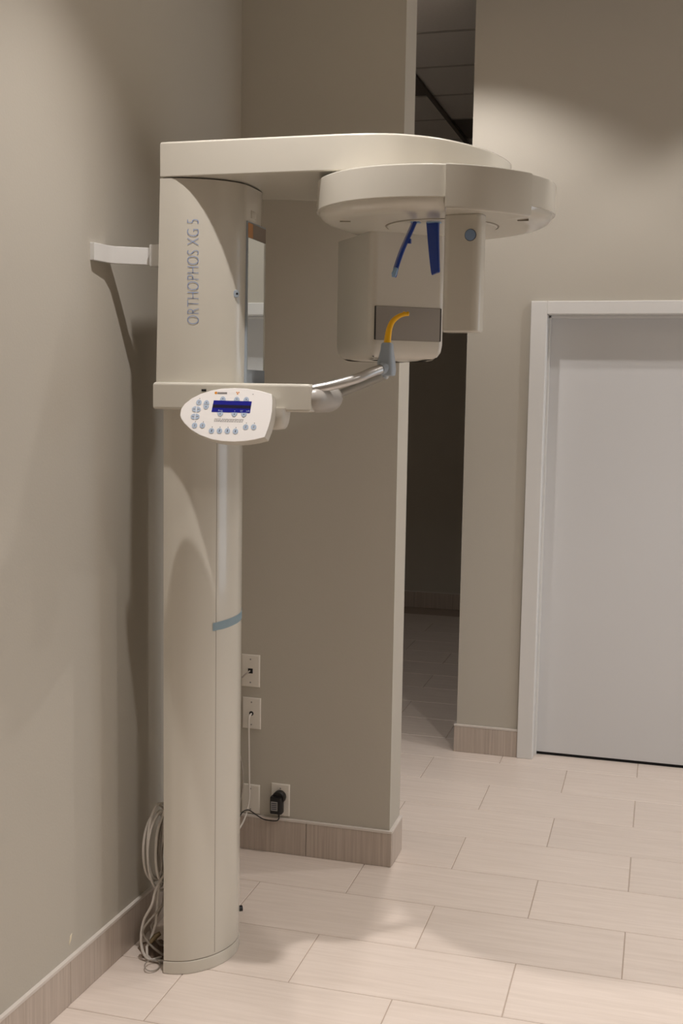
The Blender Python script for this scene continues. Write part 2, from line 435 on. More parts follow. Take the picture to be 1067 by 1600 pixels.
# ------------------------------------------------------------------ the panoramic x-ray machine
YC = -2.345
XR = thing('dental_xray_machine', 'cream floor-standing panoramic dental x-ray machine with blue temple supports', 'x-ray machine', (-1.20, YC, 0))
INV = Vector((-1.20, YC, 0))
def part(name, bm, m, parent=None, smooth=35, label=None):
    """geometry is given in room coordinates; parts sit under the machine or one of its parts"""
    if parent is None or parent is XR:
        for v in bm.verts: v.co -= INV
        o = link(name, bm, m, XR, smooth)
    else:
        for v in bm.verts: v.co -= INV
        o = link(name, bm, m, parent, smooth)
    if label: o['label'] = label
    return o

# column
half = [(-1.278, -2.520), (-1.262, -2.5195), (-1.245, -2.516), (-1.211, -2.503), (-1.180, -2.478), (-1.153, -2.445), (-1.134, -2.405), (-1.125, -2.370)]
hs = [tuple(v) for v in catmull([(x, y, 0) for x, y in half]+[(-1.1225, YC, 0)], 4)]
hp = [(x, y) for x, y, z in hs]
colprof = hp + [(x, 2*YC-y) for x, y in reversed(hp[:-1])]
part('column', slab(colprof, 0.0385, 1.66, 0.004, 2), ENAMEL)
column = XR.children[0]
part('base_plinth', slab(offset(colprof, 0.0012), 0.0, 0.0375, 0.003, 2), ENAMEL)
part('plinth_groove', slab(offset(colprof, -0.0015), 0.0365, 0.042, 0.0002, 1), SEAM, column)
def on_col(f):      # point + normal on the near half of the outline, by x
    for a, b in zip(hp[:-1], hp[1:]):
        if a[0] <= f <= b[0]:
            t = (f-a[0])/(b[0]-a[0]+1e-9); y = a[1]+(b[1]-a[1])*t
            e = Vector((b[0]-a[0], b[1]-a[1])).normalized(); return (f, y), (e.y, -e.x)
for mir in (1, -1):
    q, n_ = on_col(-1.1515)
    sb = bmesh.new(); tt = Vector((-n_[1], n_[0]))
    loft([[(q[0]+tt.x*u+n_[0]*v, YC+mir*(q[1]+tt.y*u+n_[1]*v-YC), z) for u, v in ((-0.0006, -0.001), (0.0006, -0.001), (0.0006, 0.0003), (-0.0006, 0.0003))] for z in (0.046, 1.655)], sb)
    part('panel_seam', sb, SEAM, column, None)
# blue tape over the front cover
tb_ = bmesh.new(); tp = []
outl = offset(colprof, 0.0006)
idx = [i for i, p in enumerate(colprof) if p[0] > -1.158 and p[1] < -2.25]
for i in idx: tp.append(outl[i])
pth = [(-1.1575, -2.4525)]+tp
L_ = [0.0]
for a, b in zip(pth[:-1], pth[1:]): L_.append(L_[-1]+math.dist(a, b))
lo_ = []; hi_ = []
for (x, y), s in zip(pth, L_):
    zc = 1.016+0.07*s
    lo_.append(tb_.verts.new((x+0.0006, y-0.0006, zc-0.012 - (0.001 if s > 0.02 else 0)))); hi_.append(tb_.verts.new((x+0.0006, y-0.0006, zc+0.011)))
for i in range(len(pth)-1): tb_.faces.new((lo_[i], lo_[i+1], hi_[i+1], hi_[i]))
bmesh.ops.solidify(tb_, geom=tb_.faces[:], thickness=0.0008)
part('tape_strip', tb_, TAPE, column, 60, 'pale blue tape across the column front')
part('floor_bolt', tube([(-1.146, -2.283, 0.108), (-1.130, -2.272, 0.108)], 0.009, 10), BLACK, column)

# sliding carriage (upper housing)
HWc = 0.195
def car_prof(z, grow=0.0):
    t = (z-1.70)/(2.249-1.70); x0 = -1.291+0.012*t; a = 0.216-0.004*t
    n = 44; pts = []
    for k in range(n+1):
        s = -math.pi/2+math.pi*k/n
        c = max(0.0, math.cos(s))**0.96
        lim = -1.0795; pts.append((lim-0.005*math.log(1+math.exp((lim-x0-a*c)/0.005)), YC+HWc*math.sin(s)))
    return offset(pts, grow) if grow else pts
carr = part('carriage', loft([[(x, y, z) for x, y in car_prof(z)] for z in (1.700, 1.80, 1.95, 2.10, 2.2455)]), ENAMEL)
def car_y(x, z):
    t = (z-1.70)/(2.249-1.70); x0 = -1.291+0.012*t; a = 0.216-0.004*t
    c = min(1.0, max(0.0, (x-x0)/a))**(1/0.96)
    return YC-HWc*math.sqrt(max(0, 1-c*c))
# lettering up the side
tbm = text_bm('ORTHOPHOS XG 5', 0.050, off=-0.0011, space=1.0)
xs = [v.co.x for v in tbm.verts]; ys = [v.co.y for v in tbm.verts]
tx0, tx1, ty0, ty1 = min(xs), max(xs), min(ys), max(ys)
bmesh.ops.triangulate(tbm, faces=tbm.faces[:])
for v in tbm.verts:
    z = 1.861+(v.co.x-tx0)/(tx1-tx0)*0.278
    x = -1.1765-(v.co.y-ty0)/(ty1-ty0)*0.0285
    v.co = Vector((x, car_y(x, z)-0.0012, z))
part('lettering', tbm, LETTER, carr, None, 'pale blue lettering reading ORTHOPHOS XG 5')
# front mirror with amber and taupe strips above it and a foot strip
MX = -1.0775
fr = part('mirror_frame', bbox(-1.10, MX-0.001, -2.405, -2.256, 1.705, 2.150, 0.001), BLUEGREY)
mb = part('mirror', bbox(MX-0.002, MX, -2.402, -2.259, 1.742, 2.105, 0.0004, 1), MIRROR)
mb['label'] = 'narrow mirror on the carriage front'
part('top_strip', bbox(MX-0.002, MX+0.0004, -2.402, -2.366, 2.1055, 2.145), AMBER, fr, None)
part('top_strip', bbox(MX-0.002, MX+0.0004, -2.3655, -2.259, 2.1055, 2.145), TAUPE, fr, None)
part('clear_clip', bbox(-1.084, -1.0785, -2.375, -2.335, 2.160, 2.182, 0.002), ENAMEL2, carr)
xk, zk = -1.098, 1.948
q = Vector((xk, car_y(xk, zk), zk)); qn = Vector((0.55, -0.84, 0)).normalized(); qt = Vector((0.84, 0.55, 0)).normalized()
lk = loft([[(x, y, d) for x, y in disc(0, 0, r, 18, 0.8)] for d, r in ((-0.004, 0.0105), (0.003, 0.0105), (0.004, 0.0085))])
lock = part('lock', frame_xf(lk, q, qt, (0, 0, 1), qn), BLUEGREY, carr)
kh = loft([[(x+0.002, y, d) for x, y in disc(0, 0, r, 10)] for d, r in ((0.003, 0.0035), (0.0046, 0.003))])
o = part('keyhole', frame_xf(kh, q, qt, (0, 0, 1), qn), BLACK, carr)

# top arm
arm_half = [(-1.2785, -2.540), (-0.90, -2.540), (-0.76, -2.5385), (-0.68, -2.528), (-0.62, -2.505), (-0.55, -2.455), (-0.495, -2.383), (-0.443, -2.285), (-0.410, -2.160), (-0.402, -2.07), (-0.425, -2.00), (-0.50, -1.955), (-0.62, -1.95), (-0.78, -1.99), (-0.95, -2.08), (-1.10, -2.143), (-1.2785, -2.15)]
ap = [(x, y) for x, y, z in catmull([(x, y, 0) for x, y in arm_half], 5)]
part('top_arm', slab(ap, 2.2490, 2.3415, 0.007, 3, 0.003), ENAMEL)

# rotor
RC = Vector((-0.546, -2.350))
RT = [(4, .297), (40, .31), (80, .34), (127, .365), (150, .345), (170, .327), (201, .337), (239, .336), (268, .315), (307, .286), (327, .282)]
def rot_r(deg):
    deg %= 360; T = [(RT[-1][0]-360, RT[-1][1])]+RT+[(RT[0][0]+360, RT[0][1])]
    T = [(RT[-2][0]-360, RT[-2][1])]+T+[(RT[1][0]+360, RT[1][1])]
    for i in range(1, len(T)-2):
        if T[i][0] <= deg <= T[i+1][0]:
            t = (deg-T[i][0])/(T[i+1][0]-T[i][0])
            p0, p1, p2, p3 = T[i-1][1], T[i][1], T[i+1][1], T[i+2][1]
            return 0.5*(2*p1+(p2-p0)*t+(2*p0-5*p1+4*p2-p3)*t*t+(3*p1-p0-3*p2+p3)*t**3)
    return 0.31
raw = [rot_r(3*k) for k in range(120)]
for _ in range(6): raw = [(raw[i-1]+2*raw[i]+raw[(i+1) % 120])/4 for i in range(120)]
rprof = [(RC.x+raw[k]*math.cos(math.radians(3*k)), RC.y+raw[k]*math.sin(math.radians(3*k))) for k in range(120)]
rr = []
for ins, z in ((0.075, 2.128), (0.050, 2.129), (0.032, 2.132), (0.018, 2.138), (0.009, 2.147), (0.006, 2.1565), (0.0, 2.1575), (0.0, 2.2300), (0.0015, 2.2335), (0.005, 2.235)):
    rr.append([(x, y, z) for x, y in offset(rprof, -ins)])
rotor = part('rotor', loft(rr), ENAMEL)
part('rotor_bearing', loft([[(x, y, z) for x, y in disc(-0.60, -2.33, r, 40)] for r, z in ((0.12, 2.230), (0.12, 2.2485))]), GREYP)
gr = bmesh.new()
rings = [[(RC.x+r*math.cos(2*math.pi*k/64), RC.y+r*math.sin(2*math.pi*k/64), z) for k in range(64)] for r, z in ((0.1490, 2.1285), (0.1490, 2.1272), (0.1520, 2.1272), (0.1520, 2.1285))]
loft(rings+[rings[0]], gr, cap=False)
part('bearing_groove', gr, SEAM, rotor)
part('hub_cover', loft([[(x, y, z) for x, y in disc(RC.x, RC.y, r, 48)] for r, z in ((0.144, 2.1245), (0.147, 2.1265), (0.147, 2.1283))]), ENAMEL, rotor)
for ang, rad_ in ((-148, 0.27), (-20, 0.24)):
    c = RC+Vector((math.cos(math.radians(ang)), math.sin(math.radians(ang))))*rad_
    t_ = Vector((1, 0.1, 0)).normalized()
    part('slot', frame_xf(bbox(-0.014, 0.014, -0.0015, 0.0015, 2.1262, 2.134), (c.x, c.y, 0), t_, Vector((-t_.y, t_.x, 0)), (0, 0, 1)), SEAM, rotor, None)

# sensor carrier: thicker sector of the rotor rim
sec_o = [(RC.x+(rot_r(a)+0.010)*math.cos(math.radians(a)), RC.y+(rot_r(a)+0.010)*math.sin(math.radians(a))) for a in range(282, 331, 3)]
sec_i = [(RC.x+(rot_r(a)-0.12)*math.cos(math.radians(a)), RC.y+(rot_r(a)-0.12)*math.sin(math.radians(a))) for a in range(330, 281, -6)]
part('sensor_carrier', slab(sec_o+sec_i, 2.127, 2.2345, 0.004, 2, 0.006), ENAMEL)

DV = Vector((-0.6, 0.8, 0)); PV = Vector((0.8, 0.6, 0)); ZV = Vector((0, 0, 1))
def rrect(w, d, r, n=5):
    pts = []
    for cx, cy, a0 in ((w/2-r, d/2-r, 0), (-w/2+r, d/2-r, 90), (-w/2+r, -d/2+r, 180), (w/2-r, -d/2+r, 270)):
        for k in range(n+1):
            a = math.radians(a0+90*k/n); pts.append((cx+r*math.cos(a), cy+r*math.sin(a)))
    return pts
# sensor head
SC = Vector((-0.451, -2.537, 0))
PS = Vector((0.990, -0.14, 0)).normalized(); DS = Vector((0.14, 0.990, 0)).normalized()
sh = slab(rrect(0.098, 0.062, 0.020, 7), 1.838, 2.128, 0.004, 3, 0.006)
sens = part('sensor_head', frame_xf(sh, SC, PS, DS, ZV), ENAMEL)
bt = loft([[(x, y, d) for x, y in disc(0, 0, r, 24)] for d, r in ((-0.002, 0.0135), (0.003, 0.0135), (0.0045, 0.011))])
part('button', frame_xf(bt, SC-DS*0.031+PS*0.024+ZV*2.075, PS, ZV, -DS), mat('slate_blue_button', (128, 150, 180), 0.4), sens, 35, 'round blue-grey button')
bt = loft([[(x, y, d) for x, y in disc(0, 0, r, 24)] for d, r in ((-0.002, 0.0148), (0.0008, 0.0148))])
part('button_ring', frame_xf(bt, SC-DS*0.031+PS*0.024+ZV*2.075, PS, ZV, -DS), INK, sens)

# tube head
FR = Vector((RC.x, RC.y, 0))+DV*0.155
TD, TWd, TCp = 0.275, 0.232, -0.023
tprof = [(x+TCp, y+TD/2) for x, y in rrect(TWd, TD, 0.022, 7)]
rg = []
for ins, z in ((0.06, 1.776), (0.03, 1.779), (0.014, 1.787), (0.004, 1.801), (0.0, 1.822), (0.0, 1.95), (0.0, 2.128)):
    rg.append([(x, y, z) for x, y in offset(tprof, -ins)])
tubeh = part('tube_head', frame_xf(loft(rg), FR, PV, DV, ZV), ENAMEL2)
pw0, pw1 = -0.124, 0.078
part('collimator_window', frame_xf(bbox(pw0+0.002, pw1-0.002, -0.0012, 0.010, 1.832, 1.924), FR, PV, DV, ZV), COLLIM, tubeh, None, 'satin grey window in the tube head')
for s in (pw0, pw1):
    part('window_slit', frame_xf(bbox(s-0.0016, s+0.0016, -0.0016, 0.010, 1.832, 1.924), FR, PV, DV, ZV), BLACK, tubeh, None)
for zz in (1.8315, 1.9245):
    part('window_slit', frame_xf(bbox(pw0, pw1, -0.0010, 0.010, zz-0.0006, zz+0.0006), FR, PV, DV, ZV), SEAM, tubeh, None)

# temple supports
def blade(name, path, wdir, w0, w1, th):
    P = catmull(path, 5); N = len(P); rings = []
    for i, q in enumerate(P):
        t = (P[min(i+1, N-1)]-P[max(i-1, 0)]).normalized(); wd = Vector(wdir); wd = (wd-t*wd.dot(t)).normalized(); nn = t.cross(wd)
        wv = (w0+(w1-w0)*i/(N-1))/2
        if i == N-1: wv *= 0.6
        rings.append([q+wd*a*wv+nn*b*th/2 for a, b in ((-1, -0.5), (-0.8, -1), (0.8, -1), (1, -0.5), (1, 0.5), (0.8, 1), (-0.8, 1), (-1, 0.5))])
    return part(name, loft(rings), BLUE)
b1 = blade('temple_support', [(-0.594, -2.47, 2.129), (-0.606, -2.47, 2.100), (-0.625, -2.47, 2.058), (-0.640, -2.47, 2.015), (-0.647, -2.47, 1.985)], (0.45, -0.9, 0), 0.030, 0.024, 0.010)
b1['label'] = 'slim blue temple support curving to the left'
part('pad', tube([(-0.6395, -2.478, 2.008), (-0.6445, -2.480, 1.992), (-0.6450, -2.480, 1.984)], 0.007, 8, rad=[0.006, 0.0075, 0.004]), PALEB, b1)
part('pivot', bbox(-0.604, -0.580, -2.483, -2.457, 2.122, 2.129, 0.002), PALEB, b1)
part('catch', bbox(-0.612, -0.602, -2.480, -2.468, 2.070, 2.082, 0.001), BLUE, b1)
b2 = blade('temple_support', [(-0.549, -2.46, 2.126), (-0.547, -2.46, 2.09), (-0.543, -2.46, 2.04), (-0.539, -2.46, 2.0), (-0.538, -2.46, 1.994)], (0.96, -0.28, 0), 0.036, 0.020, 0.012)
b2['label'] = 'broad blue temple support hanging straight beside the sensor head'
part('pivot', bbox(-0.564, -0.528, -2.472, -2.448, 2.122, 2.129, 0.002), PALEB, b2)

# lower arm
la = [(-1.2925, -2.556), (-1.10, -2.556), (-0.90, -2.553), (-0.853, -2.550), (-0.846, -2.545), (-0.846, -2.335), (-0.853, -2.310), (-0.90, -2.245), (-1.00, -2.165), (-1.10, -2.136), (-1.2925, -2.134)]
rg = []
for ins, z in ((0.010, 1.629), (0.005, 1.6298), (0.001, 1.633), (0.0, 1.637), (0.0, 1.695), (0.001, 1.6995), (0.004, 1.7028), (0.009, 1.704), (0.05, 1.7045)):
    rg.append([(x, y, z) for x, y in offset(la, -ins)])
lowarm = part('lower_arm', loft(rg), ENAMEL, None, 50)
nose = []; NY = -2.433
for k in range(21):
    s = -math.pi/2+math.pi*k/20
    nose.append((-0.8485+0.046*max(0.0, math.cos(s))**0.7, NY+0.112*math.sin(s)))
ng = []
for z in (1.6285, 1.6295, 1.632, 1.637, 1.644, 1.654, 1.666, 1.678, 1.687, 1.693):
    q_ = (z-1.668)/(0.0405 if z < 1.668 else 0.036); f_ = math.sqrt(max(0.02, 1-q_*q_))
    ng.append([(-0.8485+(x+0.8485)*f_, NY+(y-NY)*f_**0.5, z) for x, y in nose])
part('end_cap', loft(ng), CAPG, lowarm, 45)
part('port', bbox(-1.150, -1.137, -2.5585, -2.548, 1.680, 1.686), BLACK, lowarm, None)
part('rear_mount', bbox(-1.33, -1.285, -2.44, -2.25, 1.72, 2.10, 0.004), GREYP)

# handle rods and chin rest
CB = Vector((-0.690, -2.360, 1.738))
part('handle_rod', tube(catmull([(-0.878, -2.530, 1.683), (-0.850, -2.520, 1.690), (-0.808, -2.500, 1.700), (-0.771, -2.475, 1.712), (-0.742, -2.450, 1.723), (-0.717, -2.420, 1.738), (-0.690, -2.378, 1.752)], 6), 0.0130, 16), ALU)
part('handle_rod', tube(catmull([(-0.889, -2.220, 1.669), (-0.851, -2.235, 1.681), (-0.774, -2.280, 1.706), (-0.695, -2.340, 1.732)], 6), 0.0110, 16), ALU)
cb_ = []
for z, wx, wy, cx in ((1.730, 0.012, 0.018, -0.682), (1.732, 0.016, 0.022, -0.683), (1.745, 0.0205, 0.026, -0.686), (1.765, 0.0220, 0.026, -0.689), (1.782, 0.0190, 0.024, -0.6885), (1.800, 0.0160, 0.019, -0.6878), (1.816, 0.0150, 0.016, -0.6875), (1.820, 0.0125, 0.013, -0.6875)):
    cb_.append([(cx+x, CB.y+y, z) for x, y in rrect(2*wx, 2*wy, min(wx, wy)*0.5, 4)])
chin = part('chin_block', loft(cb_), BLUEGREY, None, 45, 'blue-grey block at the end of the handle rods')
sk = Vector((-0.689, -2.376, 1.7525)); sd = Vector((-0.55, -0.80, -0.25)).normalized(); su = sd.cross(Vector((0, 0, 1))).normalized(); sv = su.cross(sd)
part('rod_socket', frame_xf(loft([[(x, z, d) for x, z in disc(0, 0, r, 20)] for d, r in ((0.0, 0.0165), (0.017, 0.0160), (0.019, 0.0140))]), sk, su, sv, sd), BLUEGREY, chin)
bp_ = catmull([(-0.688, -2.360, 1.815), (-0.686, -2.360, 1.838), (-0.682, -2.360, 1.860), (-0.673, -2.360, 1.879), (-0.656, -2.360, 1.892), (-0.640, -2.360, 1.897), (-0.629, -2.360, 1.897)], 5)
nb = len(bp_)
part('bite_piece', tube(bp_, 0.01, 10, rad=[0.0108-0.0060*(i/(nb-1))**0.8 for i in range(nb)]), YELLOW, None, 45, 'yellow curved bite piece')
for s in (0.0, 0.010):
    part('bite_notch', tube([(-0.642+s, -2.3625, 1.9005), (-0.642+s, -2.3575, 1.9005)], 0.0038, 8), YELLOW, XR.children[-1] if s == 0 else [c for c in XR.children if c.name.startswith('bite_piece')][0])

# control panel
PO = Vector((-1.052, -2.63, 1.615)); PN = Vector((0.05989, -0.95459, 0.29185)); PU = Vector((0.99804, 0.06262, 0)); PV2 = Vector((-0.018275, 0.291274, 0.956465))
OUT = [(-0.126, 0.0023), (-0.125, 0.0191), (-0.1166, 0.0332), (-0.0985, 0.0489), (-0.0745, 0.0619), (-0.0473, 0.0712), (-0.0198, 0.0767), (0.0163, 0.0792), (0.0497, 0.0783), (0.0834, 0.0733), (0.1186, 0.0643), (0.1222, 0.0459), (0.1237, 0.0185), (0.1221, -0.0035), (0.1175, -0.0281), (0.1102, -0.0523), (0.0849, -0.0594), (0.0579, -0.0642), (0.0306, -0.0665), (-0.0027, -0.066), (-0.0337, -0.0613), (-0.0654, -0.0511), (-0.0922, -0.0366), (-0.1123, -0.0196), (-0.1221, -0.0073)]
OUT = list(reversed(OUT))
def pan(bm): return frame_xf(bm, PO, PU, PV2, PN)
rg = []
for ins, z in ((0.016, -0.050), (0.006, -0.048), (0.001, -0.042), (0.0, -0.034), (0.0, -0.018), (0.0, -0.0025), (0.0006, -0.0016)):
    rg.append([(x, y, z) for x, y in offset(OUT, -ins)])
panel = part('control_panel', pan(loft(rg)), ENAMEL2, None, 45, 'white rounded control panel with blue display')
part('faceplate', pan(loft([[(x, y, z) for x, y in offset(OUT, -i_)] for i_, z in ((0.0006, -0.0018), (0.0006, -0.0004), (0.0012, 0.0))])), FACE, panel, 30)
def flat(name, prof, z0, z1, m): return part(name, pan(loft([[(x, y, z0) for x, y in prof], [(x, y, z1) for x, y in prof]])), m, panel, None)
flat('display', [(-0.0399, 0.0127), (0.0649, 0.0118), (0.0669, 0.0429), (-0.0369, 0.0441)], -0.0006, 0.0006, SCREEN)
flat('display_band', [(-0.0385, 0.0240), (0.0655, 0.0232), (0.0662, 0.0318), (-0.0378, 0.0328)], 0.0004, 0.0008, SCRBAND)
for x, y in [(-0.077, 0.0378), (-0.0346, -0.0385), (-0.013, -0.038), (0.0084, -0.0378), (0.0303, -0.0384), (0.057, -0.0262), (0.0784, -0.0258), (-0.0825, -0.025), (-0.0609, -0.0245)]:
    flat('button', disc(x, y, 0.0074, 18), -0.0004, 0.0009, BUTTON)
    mk = [(x-0.0012, y-0.0030), (x+0.0008, y-0.0030), (x+0.0018, y+0.0028), (x-0.0002, y+0.0034)]
    flat('button_mark', mk, 0.0007, 0.0011, INK if -0.04 < x < 0.04 else GREYINK)
HB = [('u', -0.0123, 0.0442), ('u', 0.0259, 0.0440), ('u', 0.0519, 0.0437), ('d', -0.0153, 0.0122), ('d', 0.0228, 0.0120), ('d', 0.0488, 0.0118), ('u', -0.056, 0.0330), ('d', -0.0562, 0.0305), ('l', -0.0833, 0.0192), ('r', -0.0810, 0.0189), ('l', -0.0845, -0.0011), ('r', -0.0822, -0.0008)]
for k, x, y in HB:
    a0 = {'u': 0, 'd': 180, 'l': 90, 'r': 270}[k]; R_ = 0.0078; L2 = 0.0110
    rad_ = (R_, L2) if k in 'ud' else (L2, R_)
    prof = [(x+rad_[0]*math.cos(math.radians(a0+15*i)), y+rad_[1]*math.sin(math.radians(a0+15*i))) for i in range(13)]
    flat('button', prof, -0.0004, 0.0010, BUTTON)
    dx, dy = {'u': (0, 1), 'd': (0, -1), 'l': (-1, 0), 'r': (1, 0)}[k]
    cx, cy = x+dx*0.0048, y+dy*0.0048
    if k in 'ud':
        tri = [(cx-0.0017, cy-dy*0.0015), (cx+0.0017, cy-dy*0.0015), (cx, cy+dy*0.0020)]
        flat('button_mark', tri, 0.0007, 0.0012, INK)
    else:
        flat('button_mark', [(cx-0.003, cy-0.001), (cx+0.003, cy-0.001), (cx+0.003, cy+0.001), (cx-0.003, cy+0.001)], 0.0007, 0.0012, GREYINK)
for x, y in [(-0.0759, 0.0484), (-0.0338, -0.028), (-0.0123, -0.0281), (0.0093, -0.0279), (0.031, -0.0282), (0.0579, -0.0155), (0.0796, -0.0153), (-0.0813, -0.0147), (-0.0594, -0.0148), (0.0684, 0.0623)]:
    flat('indicator', disc(x, y, 0.0011, 8), -0.0003, 0.0004, INK)
flat('logo_mark', disc(-0.0330, 0.0645, 0.0036, 14), -0.0003, 0.0004, ORANGE)
flat('logo_mark', [(-0.0290, 0.0617), (-0.0026, 0.0617), (-0.0026, 0.0668), (-0.0290, 0.0668)], -0.0003, 0.0003, GREYINK)
for a, b, r in ((0.0240, 0.0668, 0.0018), (0.0292, 0.0668, 0.0018), (0.0262, 0.0630, 0.0020)): flat('warning_mark', disc(a, b, r, 8), -0.0003, 0.0004, ORANGE)
for s, x, y, h in (('Prog.', -0.022, 0.0146, 0.0064), ('s', 0.0220, 0.0146, 0.0064), ('kV', 0.0385, 0.0146, 0.0064), ('mA', 0.0540, 0.0146, 0.0064)):
    tm = text_bm(s, h); 
    for v in tm.verts: v.co = Vector((v.co.x+x, v.co.y+y, 0.0010))
    part('display_text', pan(tm), BUTTON, panel, None)
tm = text_bm('WARNING:', 0.0036)
for v in tm.verts: v.co = Vector((v.co.x-0.0295, v.co.y-0.0068, 0.0004))
part('fine_print', pan(tm), GREYINK, panel, None)
for y0_, xa, xb in ((-0.0062, -0.0090, 0.0488), (-0.0094, -0.0300, 0.0488), (-0.0128, -0.0300, 0.0470)):
    x = xa
    while x < xb-0.002:
        wd = random.uniform(0.003, 0.007); e_ = min(x+wd, xb)
        flat('fine_print', [(x, y0_-0.0007), (e_, y0_-0.0007), (e_, y0_+0.0007), (x, y0_+0.0007)], -0.0003, 0.0003, GREYINK); x = e_+0.0012
# bracket carrying the panel under the arm
kb = []
for t in range(7):
    a = math.pi/2*t/6
    kb.append([(x, y, 1.640-0.058*math.sin(a)) for x, y in [(xx*(0.45+0.55*math.cos(a)**0.5)-0.955 if a < 1.5 else xx*0.45-0.955, yy*(0.5+0.5*math.cos(a)) - 2.535) for xx, yy in rrect(0.085, 0.085, 0.025, 4)]])
part('panel_bracket', loft(kb), ENAMEL2, None, 45)

# wall bracket: bent strap from the wall to the carriage
sp = [(-1.4555, -2.603), (-1.442, -2.6035), (-1.4330, -2.540), (-1.4220, -2.518), (-1.395, -2.500), (-1.345, -2.474), (-1.318, -2.458), (-1.318, -2.448), (-1.350, -2.460), (-1.40, -2.487), (-1.434, -2.510), (-1.4495, -2.540)]
part('wall_bracket', slab(sp, 2.026, 2.073, 0.002, 2), TRIMW, None, 40, 'white bent strap fixing the carriage to the left wall')
part('bracket_bar', bbox(-1.335, -1.285, -2.49, -2.20, 2.02, 2.08, 0.003), TRIMW)

# ------------------------------------------------------------------ wall plates, adapter, cables
YP = Y_A
def plate(name, label, x, z, h=0.117, wd=0.070):
    t = thing(name, label, 'wall plate', (x, YP, z), 'white plates on the wall behind the column')
    b = bmesh.new()
    prof = lambda i: [(-wd/2+i, -h/2+i), (wd/2-i, -h/2+i), (wd/2-i, h/2-i), (-wd/2+i, h/2-i)]
    loft([[(a, -d, c) for a, c in prof(i)] for d, i in ((0.0, 0.0), (0.003, 0.0), (0.0052, 0.0022), (0.006, 0.005))], b)
    link('cover', b, PLATE, t, 30)
    for s in (-1, 1):
        sc = loft([[(a, -d, c+s*h*0.36) for a, c in disc(0, 0, r, 10)] for d, r in ((0.005, 0.0033), (0.0068, 0.0028))])
        link('screw', sc, GREYINK, t, 40)
    return t
pa = plate('data_wall_plate', 'white wall plate with a small black data jack, topmost beside the column', -1.360, 0.671, 0.119)
b = bmesh.new(); box(b, -0.009, 0.009, -0.0072, -0.004, -0.009, 0.009); link('jack', b, BLACK, pa)
pb_ = plate('coaxial_wall_plate', 'white wall plate with round centre hole and white cable hanging out', -1.355, 0.513, 0.116)
link('jack', loft([[(a, -d, c) for a, c in disc(0, 0, 0.0085, 16)] for d in (0.004, 0.0068)]), BLACK, pb_)
pc = plate('blank_wall_plate', 'white blank wall plate low down, left of the black adapter', -1.356, 0.191, 0.108)
pd = plate('outlet_wall_plate', 'white power outlet plate carrying the black adapter', -1.2405, 0.200, 0.119)
for s in (-1, 1):
    link('socket', loft([[(a, -d, c+s*0.020) for a, c in disc(0, 0, 0.0165, 18)] for d in (0.005, 0.0068)]), PLATE, pd, 30)

ad_ = thing('power_adapter', 'black plug-in power adapter with thin black cord', 'power adapter', (-1.247, YP-0.0068, 0.196))
ab = slab(rrect(0.046, 0.034, 0.008, 4), -0.040, 0.024, 0.004, 2)
for v in ab.verts: v.co.y -= 0.0175
link('body', ab, BLACK, ad_, 40)
ab = bmesh.new(); loft([[(0.006+a, -d, 0.018+c) for a, c in disc(0, 0, r, 22)] for d, r in ((0.0, 0.024), (0.018, 0.024), (0.021, 0.021))], ab)
link('plug_head', ab, BLACK, ad_, 40)
link('rating_label', bbox(-0.017, 0.008, -0.0352, -0.0343, -0.026, 0.008), mat('grey_label', (150, 148, 146), 0.5), ad_)
for i in range(4): link('label_print', bbox(-0.0145, 0.005, -0.0356, -0.0351, -0.021+i*0.007, -0.018+i*0.007), INK, ad_)
cord = [(0.008, -0.018, -0.038), (0.008, -0.018, -0.060), (-0.004, -0.020, -0.069), (-0.040, -0.024, -0.068), (-0.062, -0.026, -0.060), (-0.085, -0.03, -0.045), (-0.105, -0.035, -0.034), (-0.125, -0.045, -0.044), (-0.14, -0.06, -0.085), (-0.15, -0.08, -0.12)]
link('cord', tube(catmull(cord, 5), 0.0021, 6), BLACK, ad_, 60)
link('strain_relief', tube([(0.008, -0.018, -0.037), (0.008, -0.018, -0.054)], 0.004, 8, rad=[0.0045, 0.003]), BLACK, ad_, 60)

c1 = link('coaxial_cable', tube(catmull([(-1.355, -1.588, 0.512), (-1.356, -1.606, 0.505), (-1.357, -1.610, 0.48), (-1.356, -1.608, 0.36), (-1.354, -1.608, 0.26), (-1.353, -1.612, 0.19), (-1.362, -1.635, 0.13), (-1.376, -1.68, 0.09), (-1.385, -1.76, 0.05), (-1.37, -1.88, 0.012), (-1.33, -2.02, 0.004), (-1.30, -2.10, 0.004)], 6), 0.0034, 8), CABLEW, None, 60)
tag(c1, 'white cable hanging from the round-hole plate down to the floor', 'cable')
c2_ = link('data_cable', tube(catmull([(-1.362, -1.590, 0.671), (-1.366, -1.606, 0.667), (-1.378, -1.615, 0.655), (-1.395, -1.62, 0.632), (-1.400, -1.625, 0.55), (-1.392, -1.622, 0.40), (-1.376, -1.618, 0.30), (-1.378, -1.620, 0.22), (-1.395, -1.640, 0.14), (-1.402, -1.70, 0.06), (-1.408, -1.85, 0.008), (-1.404, -2.0, 0.004), (-1.375, -2.10, 0.004)], 6), 0.0028, 8), CABLEG, None, 60)
tag(c2_, 'grey data cable leaving the black jack behind the column', 'cable')

